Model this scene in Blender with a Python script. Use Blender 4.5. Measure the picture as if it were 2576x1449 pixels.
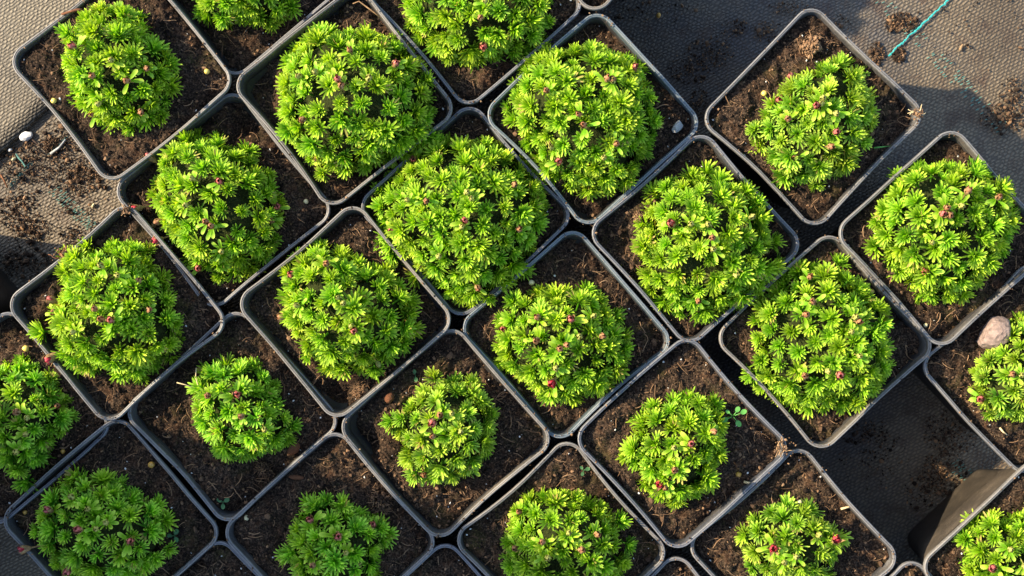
import bpy, math, random
import numpy as np
from mathutils import Vector, Matrix, Quaternion

# ------------------------------------------------------------------ camera, sky, sun, exposure
for o in list(bpy.data.objects):
    bpy.data.objects.remove(o)
scene = bpy.context.scene
COL = scene.collection
H = 0.74            # camera height over the mat (m)
RIM = 0.08          # height of a pot
PXM = 4520.0        # photo units (2576 wide) per metre at rim height
S0 = 1.0 / (PXM * (H - RIM))

def P(u, v, z=RIM):
    """a spot of the photograph (2576 x 1449 units) on the level z"""
    s = (H - z) * S0
    return Vector(((u - 1288.0) * s, -(v - 724.5) * s, z))

cam_d = bpy.data.cameras.new('camera')
cam = bpy.data.objects.new('camera', cam_d)
COL.objects.link(cam)
cam.location = (0, 0, H)
cam_d.sensor_width = 36.0
cam_d.lens = 18.0 / (1288.0 / (PXM * (H - RIM)))
cam_d.clip_start = 0.02
cam_d.clip_end = 400.0
scene.camera = cam

SUN_EL, SUN_AZ = math.radians(34), math.radians(15)     # light travels to the right and a little down the picture
world = bpy.data.worlds.new('World')
scene.world = world
world.use_nodes = True
wn = world.node_tree
wn.nodes.clear()
sky = wn.nodes.new('ShaderNodeTexSky')
sky.sky_type = 'NISHITA'
sky.sun_disc = False
sky.sun_elevation = SUN_EL
sky.sun_rotation = math.radians(285)
bg = wn.nodes.new('ShaderNodeBackground')
bg.inputs['Strength'].default_value = 0.15
wo = wn.nodes.new('ShaderNodeOutputWorld')
wn.links.new(sky.outputs[0], bg.inputs[0])
wn.links.new(bg.outputs[0], wo.inputs[0])

sun_d = bpy.data.lights.new('sun', 'SUN')
sun_d.energy = 4.6
sun_d.angle = math.radians(0.9)
sun_d.color = (1.0, 0.84, 0.60)
sun = bpy.data.objects.new('sun', sun_d)
COL.objects.link(sun)
sun.rotation_euler = Vector((math.cos(SUN_EL) * math.cos(SUN_AZ), -math.cos(SUN_EL) * math.sin(SUN_AZ), -math.sin(SUN_EL))).to_track_quat('-Z', 'Y').to_euler()
sun.location = (-3, 1, 2.5)

vs = scene.view_settings
vs.view_transform = 'Standard'
vs.look = 'None'
vs.exposure = 1.30
vs.gamma = 1.0
scene.cycles.use_denoising = True
scene.cycles.max_bounces = 8

rng = np.random.default_rng(7)
random.seed(7)

# ------------------------------------------------------------------ helpers
def tag(o, label=None, cat=None, group=None, kind=None):
    if label: o['label'] = label
    if cat: o['category'] = cat
    if group: o['group'] = group
    if kind: o['kind'] = kind
    return o

def empty(name, loc=(0, 0, 0)):
    o = bpy.data.objects.new(name, None)
    o.empty_display_size = 0.01
    o.location = loc
    COL.objects.link(o)
    return o

def link(name, me, parent=None, loc=None, rot=None, scale=None):
    o = bpy.data.objects.new(name, me)
    COL.objects.link(o)
    if parent is not None: o.parent = parent
    if loc is not None: o.location = loc
    if rot is not None:
        o.rotation_mode = 'QUATERNION'
        o.rotation_quaternion = rot
    if scale is not None: o.scale = scale
    return o

def mesh(name, verts, faces, mat=None, smooth=True, attrs=None):
    me = bpy.data.meshes.new(name)
    verts = np.asarray(verts, dtype=np.float32)
    me.from_pydata([tuple(map(float, v)) for v in verts], [], [tuple(map(int, f)) for f in faces])
    if smooth:
        me.polygons.foreach_set('use_smooth', np.ones(len(me.polygons), dtype=bool))
    if mat: me.materials.append(mat)
    for k, a in (attrs or {}).items():
        at = me.attributes.new(k, 'FLOAT', 'POINT')
        at.data.foreach_set('value', np.asarray(a, dtype=np.float32))
    me.update()
    return me

class Noise:
    """tileable value noise, sampled at arrays"""
    def __init__(self, seed, n=64):
        self.g = np.random.default_rng(seed).random((n, n)); self.n = n
    def __call__(self, x, y):
        n = self.n
        xi = np.floor(x).astype(int); yi = np.floor(y).astype(int)
        fx = x - xi; fy = y - yi
        fx = fx * fx * (3 - 2 * fx); fy = fy * fy * (3 - 2 * fy)
        a = self.g[xi % n, yi % n]; b = self.g[(xi + 1) % n, yi % n]
        c = self.g[xi % n, (yi + 1) % n]; d = self.g[(xi + 1) % n, (yi + 1) % n]
        return (a * (1 - fx) + b * fx) * (1 - fy) + (c * (1 - fx) + d * fx) * fy - 0.5
NZ = [Noise(100 + i) for i in range(6)]

# ------------------------------------------------------------------ materials
def new_mat(name):
    m = bpy.data.materials.new(name)
    m.use_nodes = True
    nt = m.node_tree
    nt.nodes.clear()
    out = nt.nodes.new('ShaderNodeOutputMaterial')
    return m, nt, out

def N(nt, typ, **kw):
    n = nt.nodes.new(typ)
    for k, v in kw.items():
        if k.startswith('i_'):
            n.inputs[k[2:].replace('_', ' ')].default_value = v
        else:
            setattr(n, k, v)
    return n

def ramp(nt, src, stops):
    r = nt.nodes.new('ShaderNodeValToRGB')
    while len(r.color_ramp.elements) < len(stops):
        r.color_ramp.elements.new(0.5)
    for e, (p, c) in zip(r.color_ramp.elements, stops):
        e.position = p
        e.color = (c[0], c[1], c[2], 1)
    nt.links.new(src, r.inputs[0])
    return r.outputs[0]

def mix(nt, fac, a, b, typ='MIX'):
    n = nt.nodes.new('ShaderNodeMix')
    n.data_type = 'RGBA'
    n.blend_type = typ
    for sock, val in ((n.inputs[0], fac), (n.inputs[6], a), (n.inputs[7], b)):
        if isinstance(val, bpy.types.NodeSocket): nt.links.new(val, sock)
        elif isinstance(val, (int, float)): sock.default_value = val
        else: sock.default_value = (val[0], val[1], val[2], 1)
    return n.outputs[2]

def math_n(nt, op, a, b=None, c=None):
    n = nt.nodes.new('ShaderNodeMath')
    n.operation = op
    for i, v in enumerate((a, b, c)):
        if v is None: continue
        if isinstance(v, bpy.types.NodeSocket): nt.links.new(v, n.inputs[i])
        else: n.inputs[i].default_value = v
    return n.outputs[0]

def noise_n(nt, scale, detail=3, rough=0.55, coord='Object', vec=None):
    if vec is None:
        vec = nt.nodes.new('ShaderNodeTexCoord').outputs[coord] if coord != 'World' else nt.nodes.new('ShaderNodeNewGeometry').outputs['Position']
    n = nt.nodes.new('ShaderNodeTexNoise')
    n.inputs['Scale'].default_value = scale
    n.inputs['Detail'].default_value = detail
    n.inputs['Roughness'].default_value = rough
    nt.links.new(vec, n.inputs['Vector'])
    return n.outputs[0]

def bsdf(nt, out, color, rough=0.6, spec=0.5, bump=None, bstr=0.3, bdist=0.001):
    b = nt.nodes.new('ShaderNodeBsdfPrincipled')
    if isinstance(color, bpy.types.NodeSocket): nt.links.new(color, b.inputs['Base Color'])
    else: b.inputs['Base Color'].default_value = (color[0], color[1], color[2], 1)
    if isinstance(rough, bpy.types.NodeSocket): nt.links.new(rough, b.inputs['Roughness'])
    else: b.inputs['Roughness'].default_value = rough
    b.inputs['Specular IOR Level'].default_value = spec
    if bump is not None:
        bn = nt.nodes.new('ShaderNodeBump')
        bn.inputs['Strength'].default_value = bstr
        bn.inputs['Distance'].default_value = bdist
        nt.links.new(bump, bn.inputs['Height'])
        nt.links.new(bn.outputs[0], b.inputs['Normal'])
    nt.links.new(b.outputs[0], out.inputs[0])
    return b

def attr(nt, name):
    a = nt.nodes.new('ShaderNodeAttribute')
    a.attribute_name = name
    return a.outputs['Fac']

def simple_mat(name, c1, c2, scale=300, rough=0.7, spec=0.3, bstr=0.3, bdist=0.0006):
    m, nt, out = new_mat(name)
    n = noise_n(nt, scale, 4)
    bsdf(nt, out, ramp(nt, n, [(0.3, c1), (0.7, c2)]), rough, spec, n, bstr, bdist)
    return m

def leaf_mat(name, old, young, pale, tip=0.75):
    m, nt, out = new_mat(name)
    age, t, lv, edge = attr(nt, 'age'), attr(nt, 'along'), attr(nt, 'vary'), attr(nt, 'edge')
    oi = nt.nodes.new('ShaderNodeObjectInfo')
    c = mix(nt, age, old, young)
    tipf = math_n(nt, 'MULTIPLY', math_n(nt, 'SMOOTH_MIN', math_n(nt, 'MAXIMUM', math_n(nt, 'MULTIPLY_ADD', t, 2.6, -1.5), 0.0), 1.0, 0.1), tip)
    tipf = math_n(nt, 'MULTIPLY', tipf, math_n(nt, 'MULTIPLY_ADD', lv, 0.9, 0.3))
    c = mix(nt, tipf, c, pale)
    c = mix(nt, math_n(nt, 'MULTIPLY', math_n(nt, 'GREATER_THAN', lv, 0.978), math_n(nt, 'GREATER_THAN', t, 0.55)), c, (0.34, 0.27, 0.08))
    c = mix(nt, math_n(nt, 'MULTIPLY', edge, 0.12), c, pale)
    hsv = nt.nodes.new('ShaderNodeHueSaturation')
    nt.links.new(c, hsv.inputs['Color'])
    nt.links.new(math_n(nt, 'MULTIPLY_ADD', oi.outputs['Random'], 0.03, 0.485), hsv.inputs['Hue'])
    nt.links.new(math_n(nt, 'MULTIPLY_ADD', lv, 0.5, 0.75), hsv.inputs['Value'])
    fine = noise_n(nt, 900, 2)
    b = bsdf(nt, out, hsv.outputs[0], 0.55, 0.22, fine, 0.2, 0.0003)
    tr = nt.nodes.new('ShaderNodeBsdfTranslucent')
    tc = mix(nt, 1.0, hsv.outputs[0], (1.3, 1.25, 0.45), 'MULTIPLY')
    nt.links.new(tc, tr.inputs[0])
    ms = nt.nodes.new('ShaderNodeMixShader')
    ms.inputs[0].default_value = 0.36
    nt.links.new(b.outputs[0], ms.inputs[1])
    nt.links.new(tr.outputs[0], ms.inputs[2])
    nt.links.new(ms.outputs[0], out.inputs[0])
    return m

M = {}
M['leaf'] = leaf_mat('saxifrage_leaf', (0.056, 0.200, 0.006), (0.275, 0.540, 0.004), (0.60, 0.77, 0.08))
M['leaf_deep'] = leaf_mat('saxifrage_leaf_deep', (0.064, 0.245, 0.010), (0.270, 0.580, 0.010), (0.56, 0.78, 0.10))
M['leaf_pale'] = leaf_mat('saxifrage_leaf_pale', (0.064, 0.200, 0.010), (0.290, 0.535, 0.008), (0.61, 0.76, 0.11))
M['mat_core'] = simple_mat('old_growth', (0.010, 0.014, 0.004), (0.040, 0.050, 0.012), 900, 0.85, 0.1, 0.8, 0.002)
M['sepal'] = simple_mat('sepal', (0.17, 0.10, 0.035), (0.40, 0.24, 0.11), 1100, 0.6)
M['sepal_green'] = simple_mat('sepal_green', (0.28, 0.34, 0.06), (0.45, 0.36, 0.11), 700, 0.6)
M['petal'] = simple_mat('petal', (0.34, 0.045, 0.045), (0.60, 0.20, 0.16), 600, 0.5)
M['petal_bright'] = simple_mat('petal_bright', (0.38, 0.015, 0.030), (0.58, 0.07, 0.09), 600, 0.5)
M['petal_dull'] = simple_mat('petal_dull', (0.24, 0.085, 0.04), (0.40, 0.20, 0.09), 600, 0.6)
M['granule'] = simple_mat('granule', (0.62, 0.44, 0.07), (0.76, 0.60, 0.16), 250, 0.35, 0.5, 0.1)
M['granule_pale'] = simple_mat('granule_pale', (0.55, 0.47, 0.24), (0.70, 0.62, 0.36), 250, 0.4, 0.5, 0.1)
M['granule_orange'] = simple_mat('granule_orange', (0.42, 0.22, 0.035), (0.55, 0.32, 0.06), 250, 0.35, 0.5, 0.1)
M['stone_white'] = simple_mat('stone_white', (0.50, 0.49, 0.45), (0.78, 0.77, 0.74), 160, 0.8)
M['stone_grey'] = simple_mat('stone_grey', (0.20, 0.20, 0.19), (0.55, 0.55, 0.52), 220, 0.8, 0.3, 0.6)
M['stone_pink'] = simple_mat('stone_pink', (0.13, 0.095, 0.082), (0.36, 0.265, 0.225), 2.6, 0.85, 0.2, 0.6, 0.0015)
M['bark'] = simple_mat('bark', (0.09, 0.035, 0.018), (0.26, 0.11, 0.05), 300, 0.85, 0.2, 0.8)
M['bark_light'] = simple_mat('bark_light', (0.28, 0.17, 0.09), (0.45, 0.29, 0.15), 300, 0.8, 0.2, 0.6)
M['straw'] = simple_mat('straw', (0.50, 0.38, 0.19), (0.72, 0.58, 0.33), 300, 0.7)
M['lump'] = simple_mat('peat_lump', (0.018, 0.013, 0.011), (0.075, 0.050, 0.038), 350, 0.95, 0.1, 1.0, 0.0015)
M['fibre_lump'] = simple_mat('fibre_lump', (0.10, 0.045, 0.014), (0.46, 0.26, 0.09), 450, 0.9, 0.1, 1.0, 0.0015)
M['thread'] = simple_mat('teal_thread', (0.02, 0.26, 0.25), (0.05, 0.42, 0.40), 600, 0.5)
M['thread_dusty'] = simple_mat('teal_thread_dusty', (0.05, 0.15, 0.125), (0.13, 0.29, 0.24), 500, 0.7)
M['seedling'] = simple_mat('seedling_leaf', (0.08, 0.28, 0.05), (0.14, 0.38, 0.08), 300, 0.45)
M['seedling_dim'] = simple_mat('seedling_leaf_dim', (0.035, 0.10, 0.035), (0.07, 0.17, 0.06), 300, 0.6)
M['wood'] = simple_mat('blocker_wood', (0.10, 0.085, 0.07), (0.24, 0.20, 0.16), 12, 0.85)

def soil_mat():
    m, nt, out = new_mat('peat')
    pos = nt.nodes.new('ShaderNodeNewGeometry').outputs['Position']
    fine = noise_n(nt, 900, 5, 0.65, vec=pos)
    mid = noise_n(nt, 170, 4, 0.6, vec=pos)
    big = noise_n(nt, 28, 3, 0.5, vec=pos)
    c = ramp(nt, fine, [(0.36, (0.006, 0.004, 0.003)), (0.49, (0.031, 0.021, 0.014)), (0.61, (0.104, 0.068, 0.043)), (0.75, (0.26, 0.172, 0.108))])
    c = mix(nt, ramp(nt, mid, [(0.50, (0, 0, 0)), (0.72, (0.65, 0.65, 0.65))]), c, mix(nt, fine, (0.028, 0.013, 0.007), (0.18, 0.090, 0.046)))
    moss = noise_n(nt, 45, 3, 0.6, vec=pos)
    c = mix(nt, ramp(nt, moss, [(0.56, (0, 0, 0)), (0.74, (0.6, 0.6, 0.6))]), c, mix(nt, fine, (0.016, 0.015, 0.004), (0.12, 0.100, 0.032)))
    c = mix(nt, ramp(nt, big, [(0.36, (0.8, 0.8, 0.8)), (0.56, (0, 0, 0))]), c, (0.5, 0.47, 0.45), 'MULTIPLY')
    bsdf(nt, out, c, 0.95, 0.12, fine, 0.9, 0.0012)
    return m
M['soil'] = soil_mat()

def crumb_mat():
    m, nt, out = new_mat('peat_crumb')
    t = attr(nt, 'tone')
    c = ramp(nt, t, [(0.0, (0.008, 0.006, 0.005)), (0.40, (0.040, 0.026, 0.018)), (0.66, (0.125, 0.075, 0.044)), (0.88, (0.28, 0.165, 0.088)), (0.985, (0.30, 0.19, 0.11)), (1.0, (0.7, 0.68, 0.62))])
    f = noise_n(nt, 1200, 3, vec=nt.nodes.new('ShaderNodeNewGeometry').outputs['Position'])
    bsdf(nt, out, c, 0.95, 0.1, f, 0.6, 0.0005)
    return m
M['crumb'] = crumb_mat()

def plastic_mat(name, dark, light, rough=0.45, dust=(0.16, 0.13, 0.10), dust_amt=0.5, spec=0.5):
    m, nt, out = new_mat(name)
    pos = nt.nodes.new('ShaderNodeNewGeometry').outputs['Position']
    n1 = noise_n(nt, 60, 4, 0.65, vec=pos)
    n2 = noise_n(nt, 700, 4, 0.7, vec=pos)
    c = mix(nt, n1, dark, light)
    c = mix(nt, ramp(nt, n2, [(0.54, (0, 0, 0)), (0.72, (dust_amt,) * 3)]), c, dust)
    c = mix(nt, ramp(nt, n1, [(0.45, (0, 0, 0)), (0.75, (dust_amt * 0.7,) * 3)]), c, dust)
    if name.startswith('rim'):       # edges pale: some wear, plus bright edge highlights painted into the colour
        pt = nt.nodes.new('ShaderNodeNewGeometry').outputs['Pointiness']
        c = mix(nt, ramp(nt, math_n(nt, 'MULTIPLY_ADD', n2, 0.06, pt), [(0.535, (0, 0, 0)), (0.595, (0.6, 0.6, 0.6))]), c, tuple(0.5 * (x + 0.42) for x in light))
    r = math_n(nt, 'MULTIPLY_ADD', n2, 0.4, rough - 0.15)
    bsdf(nt, out, c, r, spec, n2, 0.35, 0.0004)
    return m
M['wall'] = plastic_mat('pot_plastic', (0.010, 0.010, 0.011), (0.022, 0.021, 0.021), 0.5, (0.09, 0.07, 0.055), 0.35)
M['wall_sunlit_dusty'] = plastic_mat('pot_plastic_sunlit_dusty', (0.045, 0.037, 0.030), (0.10, 0.082, 0.062), 0.5, (0.20, 0.16, 0.12), 0.7)  # warm sunlight painted into a paler, browner wall colour, plus dust specks
M['rim_grey'] = plastic_mat('rim_grey', (0.034, 0.034, 0.036), (0.105, 0.102, 0.099), 0.40, (0.22, 0.18, 0.14), 0.6)
M['rim_blue'] = plastic_mat('rim_blue', (0.036, 0.056, 0.070), (0.085, 0.122, 0.145), 0.38, (0.18, 0.17, 0.155), 0.35)
M['rim_slate'] = plastic_mat('rim_slate', (0.033, 0.037, 0.047), (0.080, 0.086, 0.104), 0.38, (0.17, 0.15, 0.135), 0.4)
M['rim_warm'] = plastic_mat('rim_warm', (0.044, 0.040, 0.035), (0.130, 0.116, 0.098), 0.42, (0.23, 0.185, 0.14), 0.5)

def weave_mat(name, c_lo, c_hi, dust, dust_lo, dust_hi, ang, stains=0.7, brown_sides=False):
    m, nt, out = new_mat(name)
    geo = nt.nodes.new('ShaderNodeNewGeometry').outputs['Position']
    rot = nt.nodes.new('ShaderNodeVectorRotate')
    rot.rotation_type = 'Z_AXIS'
    rot.inputs['Angle'].default_value = -ang
    nt.links.new(geo, rot.inputs['Vector'])
    wob = noise_n(nt, 170, 4, 0.6, vec=geo)
    sx = nt.nodes.new('ShaderNodeSeparateXYZ')
    nt.links.new(rot.outputs[0], sx.inputs[0])
    v = math_n(nt, 'MULTIPLY_ADD', wob, 1.5, math_n(nt, 'MULTIPLY', sx.outputs[1], 1 / 0.0019))
    u = math_n(nt, 'MULTIPLY_ADD', wob, 2.6, math_n(nt, 'MULTIPLY', sx.outputs[0], 1 / 0.0036))
    row = math_n(nt, 'FLOOR', v)
    fv = math_n(nt, 'FRACT', v)
    hv = math_n(nt, 'SINE', math_n(nt, 'MULTIPLY', fv, math.pi))
    hu = math_n(nt, 'MULTIPLY_ADD', math_n(nt, 'SINE', math_n(nt, 'MULTIPLY', math_n(nt, 'MULTIPLY_ADD', row, 0.5, u), 2 * math.pi)), 0.4, 0.6)
    h = math_n(nt, 'MULTIPLY', hv, hu)
    fine = noise_n(nt, 800, 4, 0.7, vec=geo)
    patch = noise_n(nt, 16, 5, 0.6, vec=geo)
    patch2 = noise_n(nt, 60, 5, 0.65, vec=geo)
    c = mix(nt, h, c_lo, c_hi)
    if brown_sides:        # the strip left of the pots is caked with dry brown dirt
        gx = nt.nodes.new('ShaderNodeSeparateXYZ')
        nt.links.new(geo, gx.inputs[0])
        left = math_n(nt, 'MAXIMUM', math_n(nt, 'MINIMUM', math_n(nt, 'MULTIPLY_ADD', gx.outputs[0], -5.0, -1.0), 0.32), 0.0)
        right = math_n(nt, 'MAXIMUM', math_n(nt, 'MINIMUM', math_n(nt, 'MULTIPLY_ADD', gx.outputs[0], 4.0, -0.85), 0.26), 0.0)  # paler and browner towards the right edge as well
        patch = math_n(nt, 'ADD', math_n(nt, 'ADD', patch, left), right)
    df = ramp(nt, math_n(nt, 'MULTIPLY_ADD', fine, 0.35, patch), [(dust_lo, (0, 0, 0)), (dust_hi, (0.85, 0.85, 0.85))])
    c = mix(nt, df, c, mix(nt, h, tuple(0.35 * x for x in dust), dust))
    st = ramp(nt, math_n(nt, 'MULTIPLY_ADD', fine, 0.25, patch2), [(0.64, (0, 0, 0)), (0.80, (stains,) * 3)])
    c = mix(nt, st, c, (0.060, 0.032, 0.018))
    worn = noise_n(nt, 9, 4, 0.6, vec=geo)
    c = mix(nt, ramp(nt, worn, [(0.40, (0.75, 0.75, 0.75)), (0.58, (0, 0, 0))]), c, (0.55, 0.53, 0.53), 'MULTIPLY')
    bsdf(nt, out, c, 0.6, 0.4, math_n(nt, 'MULTIPLY_ADD', fine, 0.35, h), 0.8, 0.0007)
    return m
M['weave'] = weave_mat('woven_mat', (0.024, 0.024, 0.027), (0.088, 0.087, 0.094), (0.25, 0.190, 0.115), 0.52, 0.86, math.radians(28), brown_sides=True)
M['weave_beige'] = weave_mat('woven_mat_beige', (0.055, 0.046, 0.033), (0.225, 0.186, 0.125), (0.29, 0.235, 0.150), 0.40, 0.80, math.radians(33), 0.12)

# ------------------------------------------------------------------ ground
def ground():
    n = 120
    xs = np.linspace(-0.5, 0.5, n); ys = np.linspace(-0.38, 0.38, n)
    X, Y = np.meshgrid(xs, ys)
    Z = 0.0016 * NZ[0](X * 14 + 9, Y * 14 + 5) + 0.0008 * NZ[1](X * 40 + 9, Y * 40 + 5) - 0.001
    Z[0, :] = Z[-1, :] = Z[:, 0] = Z[:, -1] = -0.001
    vv = np.stack([X.ravel(), Y.ravel(), Z.ravel()], 1).tolist()
    ff = [(i * n + j, i * n + j + 1, (i + 1) * n + j + 1, (i + 1) * n + j) for i in range(n - 1) for j in range(n - 1)]
    # the sheet goes on to the horizon
    b = len(vv)
    big = 150.0
    vv += [(-big, -big, -0.001), (big, -big, -0.001), (big, big, -0.001), (-big, big, -0.001)]
    c = [0, n - 1, n * n - 1, n * (n - 1)]
    ff += [(b, b + 1, c[1], c[0]), (b + 1, b + 2, c[2], c[1]), (b + 2, b + 3, c[3], c[2]), (b + 3, b, c[0], c[3])]
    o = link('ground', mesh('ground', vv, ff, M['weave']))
    tag(o, 'dark woven weed mat under the pots, dusty and soiled', kind='structure')
    return o
G = ground()

def strip_mesh(name, lines, width, mat, z=0.0012, thick=0.0006):
    """short raised threads: lines = [(p, q)] in metres"""
    vv, ff = [], []
    for (p, q, w) in lines:
        p = Vector(p); q = Vector(q)
        d = (q - p).normalized()
        n = Vector((-d.y, d.x, 0)) * w / 2
        b = len(vv)
        for s, zz in ((p + n, z), (p, z + thick), (p - n, z), (q - n, z), (q, z + thick), (q + n, z)):
            vv.append((s.x, s.y, zz))
        ff += [(b, b + 1, b + 4, b + 5), (b + 1, b + 2, b + 3, b + 4)]
    return mesh(name, vv, ff, mat)

# overlapping beige sheet of the same mat, upper left
def sheet():
    a, b2 = P(-420, 785, 0.003), P(520, -110, 0.003)
    d = (b2 - a); L = d.length; d.normalize()
    nrm = Vector((-d.y, d.x, 0))
    nu, nv = 60, 30
    vv, ff = [], []
    for j in range(nv):
        for i in range(nu):
            s = i / (nu - 1) * L; t = j / (nv - 1) * 0.32
            p = a + d * s + nrm * t
            e = 0.0008 * float(NZ[2](np.array(s * 60), np.array(3.3))) if j == 0 else 0
            p = p + nrm * e
            z = 0.0028 + 0.0016 * float(NZ[3](np.array(s * 18), np.array(t * 18 + 4))) + (0.0005 if j == 0 else 0)
            vv.append((p.x, p.y, z))
    for j in range(nv - 1):
        for i in range(nu - 1):
            ff.append((j * nu + i, j * nu + i + 1, (j + 1) * nu + i + 1, (j + 1) * nu + i))
    b = len(vv)
    for i in range(nu):
        vv.append((vv[i][0], vv[i][1], -0.002))
    for i in range(nu - 1):
        ff.append((b + i, b + i + 1, i + 1, i))
    o = link('overlapping_mat_sheet', mesh('overlapping_mat_sheet', vv, ff, M['weave_beige']))
    tag(o, 'beige sunlit sheet of woven mat overlapping the darker mat, upper left', kind='structure')
sheet()

# teal marker threads woven into the mat
def zigzag(u0, v0, u1, v1, wid, n, jit):
    out = []
    prev = None
    for i in range(n + 1):
        f = i / n
        p = P(u0 + (u1 - u0) * f + random.uniform(-jit, jit), v0 + (v1 - v0) * f + random.uniform(-jit, jit), 0)
        if prev is not None: out.append((prev, p, wid * random.uniform(0.7, 1.2)))
        prev = p
    return out
def dashes(u0, v0, u1, v1, halfw, step, ang, keep=0.8):
    out = []
    n = int(math.hypot(u1 - u0, v1 - v0) / step)
    dx, dy = math.cos(ang), -math.sin(ang)
    for i in range(n):
        f = i / n
        for k in (-1, 0, 1):
            if random.random() > keep: continue
            cu = u0 + (u1 - u0) * f + dx * halfw * 0.7 * k + random.uniform(-5, 5)
            cv = v0 + (v1 - v0) * f + dy * halfw * 0.7 * k + random.uniform(-1, 1)
            l = halfw * 0.2
            out.append((P(cu - dx * l, cv - dy * l, 0), P(cu + dx * l, cv + dy * l, 0), 0.0006))
    return out
link('marker_thread', strip_mesh('marker_thread', zigzag(2400, -12, 2232, 142, 0.0013, 40, 2.4), 0, M['thread'], 0.0006), G)
link('marker_thread', strip_mesh('marker_thread', dashes(2190, -30, 2530, 330, 20, 7, math.radians(28), 0.42), 0, M['thread_dusty'], 0.0003, 0.0004), G)
link('marker_thread', strip_mesh('marker_thread', dashes(138, 478, 235, 575, 17, 6, math.radians(28), 0.9), 0, M['thread_dusty'], 0.0005, 0.0005), G)
link('marker_thread', strip_mesh('marker_thread', dashes(20, 474, 82, 408, 7, 4, math.radians(60), .8) + dashes(128, 384, 172, 346, 8, 4, math.radians(60), .9), 0, M['thread_dusty'], 0.0006), G)
link('marker_thread', strip_mesh('marker_thread', zigzag(44, 388, 68, 420, 0.0010, 5, 1.2), 0, M['thread_dusty'], 0.002), G)
link('marker_thread', strip_mesh('marker_thread', dashes(2395, 1165, 2440, 1205, 20, 7, math.radians(28), 0.8), 0, M['thread_dusty'], 0.0003, 0.0004), G)

# ------------------------------------------------------------------ crumbs, fibres
ICO_V = []
_t = (1 + 5 ** 0.5) / 2
for a, b in ((1, _t), (-1, _t), (1, -_t), (-1, -_t)):
    ICO_V += [(a, b, 0), (0, a, b), (b, 0, a)]
ICO_V = np.array(ICO_V) / math.hypot(1, _t)
def _ico_faces():
    f = []
    L = 1.06
    for i in range(12):
        for j in range(i + 1, 12):
            for k in range(j + 1, 12):
                d = [np.linalg.norm(ICO_V[x] - ICO_V[y]) for x, y in ((i, j), (j, k), (i, k))]
                if max(d) < 1.2:
                    n = np.cross(ICO_V[j] - ICO_V[i], ICO_V[k] - ICO_V[i])
                    f.append((i, j, k) if np.dot(n, ICO_V[i]) > 0 else (i, k, j))
    return f
ICO_F = np.array(_ico_faces())

def crumbs_geo(pts, sizes, tones):
    n = len(pts)
    sc = sizes[:, None, None] * rng.uniform(0.55, 1.35, (n, 1, 3))
    v = ICO_V[None] * rng.uniform(0.65, 1.25, (n, 12, 1)) * sc
    a = rng.uniform(0, 6.28, n)
    ca, sa = np.cos(a)[:, None], np.sin(a)[:, None]
    x = v[:, :, 0] * ca - v[:, :, 1] * sa
    y = v[:, :, 0] * sa + v[:, :, 1] * ca
    v = np.stack([x, y, v[:, :, 2]], 2) + pts[:, None, :]
    f = ICO_F[None] + (np.arange(n) * 12)[:, None, None]
    return v.reshape(-1, 3), f.reshape(-1, 3), np.repeat(tones, 12)

def fibres_geo(pts, lens, rads, tones):
    vv, ff, tt = [], [], []
    for p, l, r, t in zip(pts, lens, rads, tones):
        a = random.uniform(0, 6.28); cur = random.uniform(-1.6, 1.6)
        b = len(vv)
        x, y, z = p
        S = 5
        for i in range(S + 1):
            rr = r * (1 - 0.5 * abs(i / S - 0.5))
            zz = z + math.sin(i / S * math.pi) * random.uniform(0, 0.12) * l
            nx, ny = -math.sin(a), math.cos(a)
            vv += [(x + nx * rr, y + ny * rr, zz), (x, y, zz + rr * 1.4), (x - nx * rr, y - ny * rr, zz)]
            tt += [t] * 3
            x += math.cos(a) * l / S; y += math.sin(a) * l / S
            a += cur / S + random.uniform(-0.25, 0.25)
            if i:
                q = b + (i - 1) * 3
                ff += [(q, q + 1, q + 4, q + 3), (q + 1, q + 2, q + 5, q + 4)]
    return vv, ff, tt

# spilled peat on the mat
def spill():
    pts, sz = [], []
    for u, v, ru, rv, n in ((60, 410, 80, 60, 260), (190, 430, 90, 60, 240), (160, 340, 60, 40, 130), (40, 530, 60, 50, 220), (80, 580, 50, 40, 140),
                            (180, 590, 30, 30, 60), (60, 660, 70, 40, 220), (210, 450, 40, 40, 140), (120, 380, 70, 30, 130), (150, 500, 140, 90, 120),
                            (1790, 130, 60, 40, 130), (1740, 170, 60, 40, 120), (1850, 70, 40, 25, 60), (1930, 80, 40, 30, 70), (2270, 55, 40, 25, 210), (2250, 62, 24, 22, 100), (2205, 135, 20, 30, 130), (2262, 138, 18, 20, 110),
                            (2520, 300, 60, 40, 200), (2550, 250, 40, 60, 130), (2110, 60, 30, 25, 40), (1640, 20, 120, 40, 60), (1990, 20, 60, 20, 50), (1760, 260, 30, 40, 70),
                            (2390, 1090, 70, 60, 300), (2370, 1190, 60, 60, 300), (2200, 1150, 90, 90, 120), (2330, 1230, 60, 60, 120), (2180, 1090, 60, 30, 90), (2450, 60, 160, 120, 60), (2560, 700, 30, 60, 60)):
        for _ in range(int(n * 1.7)):
            a = random.uniform(0, 6.28); r = random.random() ** 0.7
            p = P(u + math.cos(a) * ru * r, v + math.sin(a) * rv * r, 0.0)
            s = random.uniform(0.0002, 0.0007) if random.random() < 0.95 else random.uniform(0.0008, 0.0016)
            pts.append((p.x, p.y, s * 0.5 + (0.0028 if (u < 200 and v < 385 - 0.957 * u) else 0))); sz.append(s)
    pts = np.array(pts); sz = np.array(sz)
    v, f, t = crumbs_geo(pts, sz, rng.beta(2, 2.2, len(pts)) * 0.97)
    o = link('spilled_peat', mesh('spilled_peat', v, f, M['crumb'], False, {'tone': t}))
    tag(o, 'brown peat crumbs spilled over the woven mat', 'peat', kind='stuff')
spill()

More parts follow.
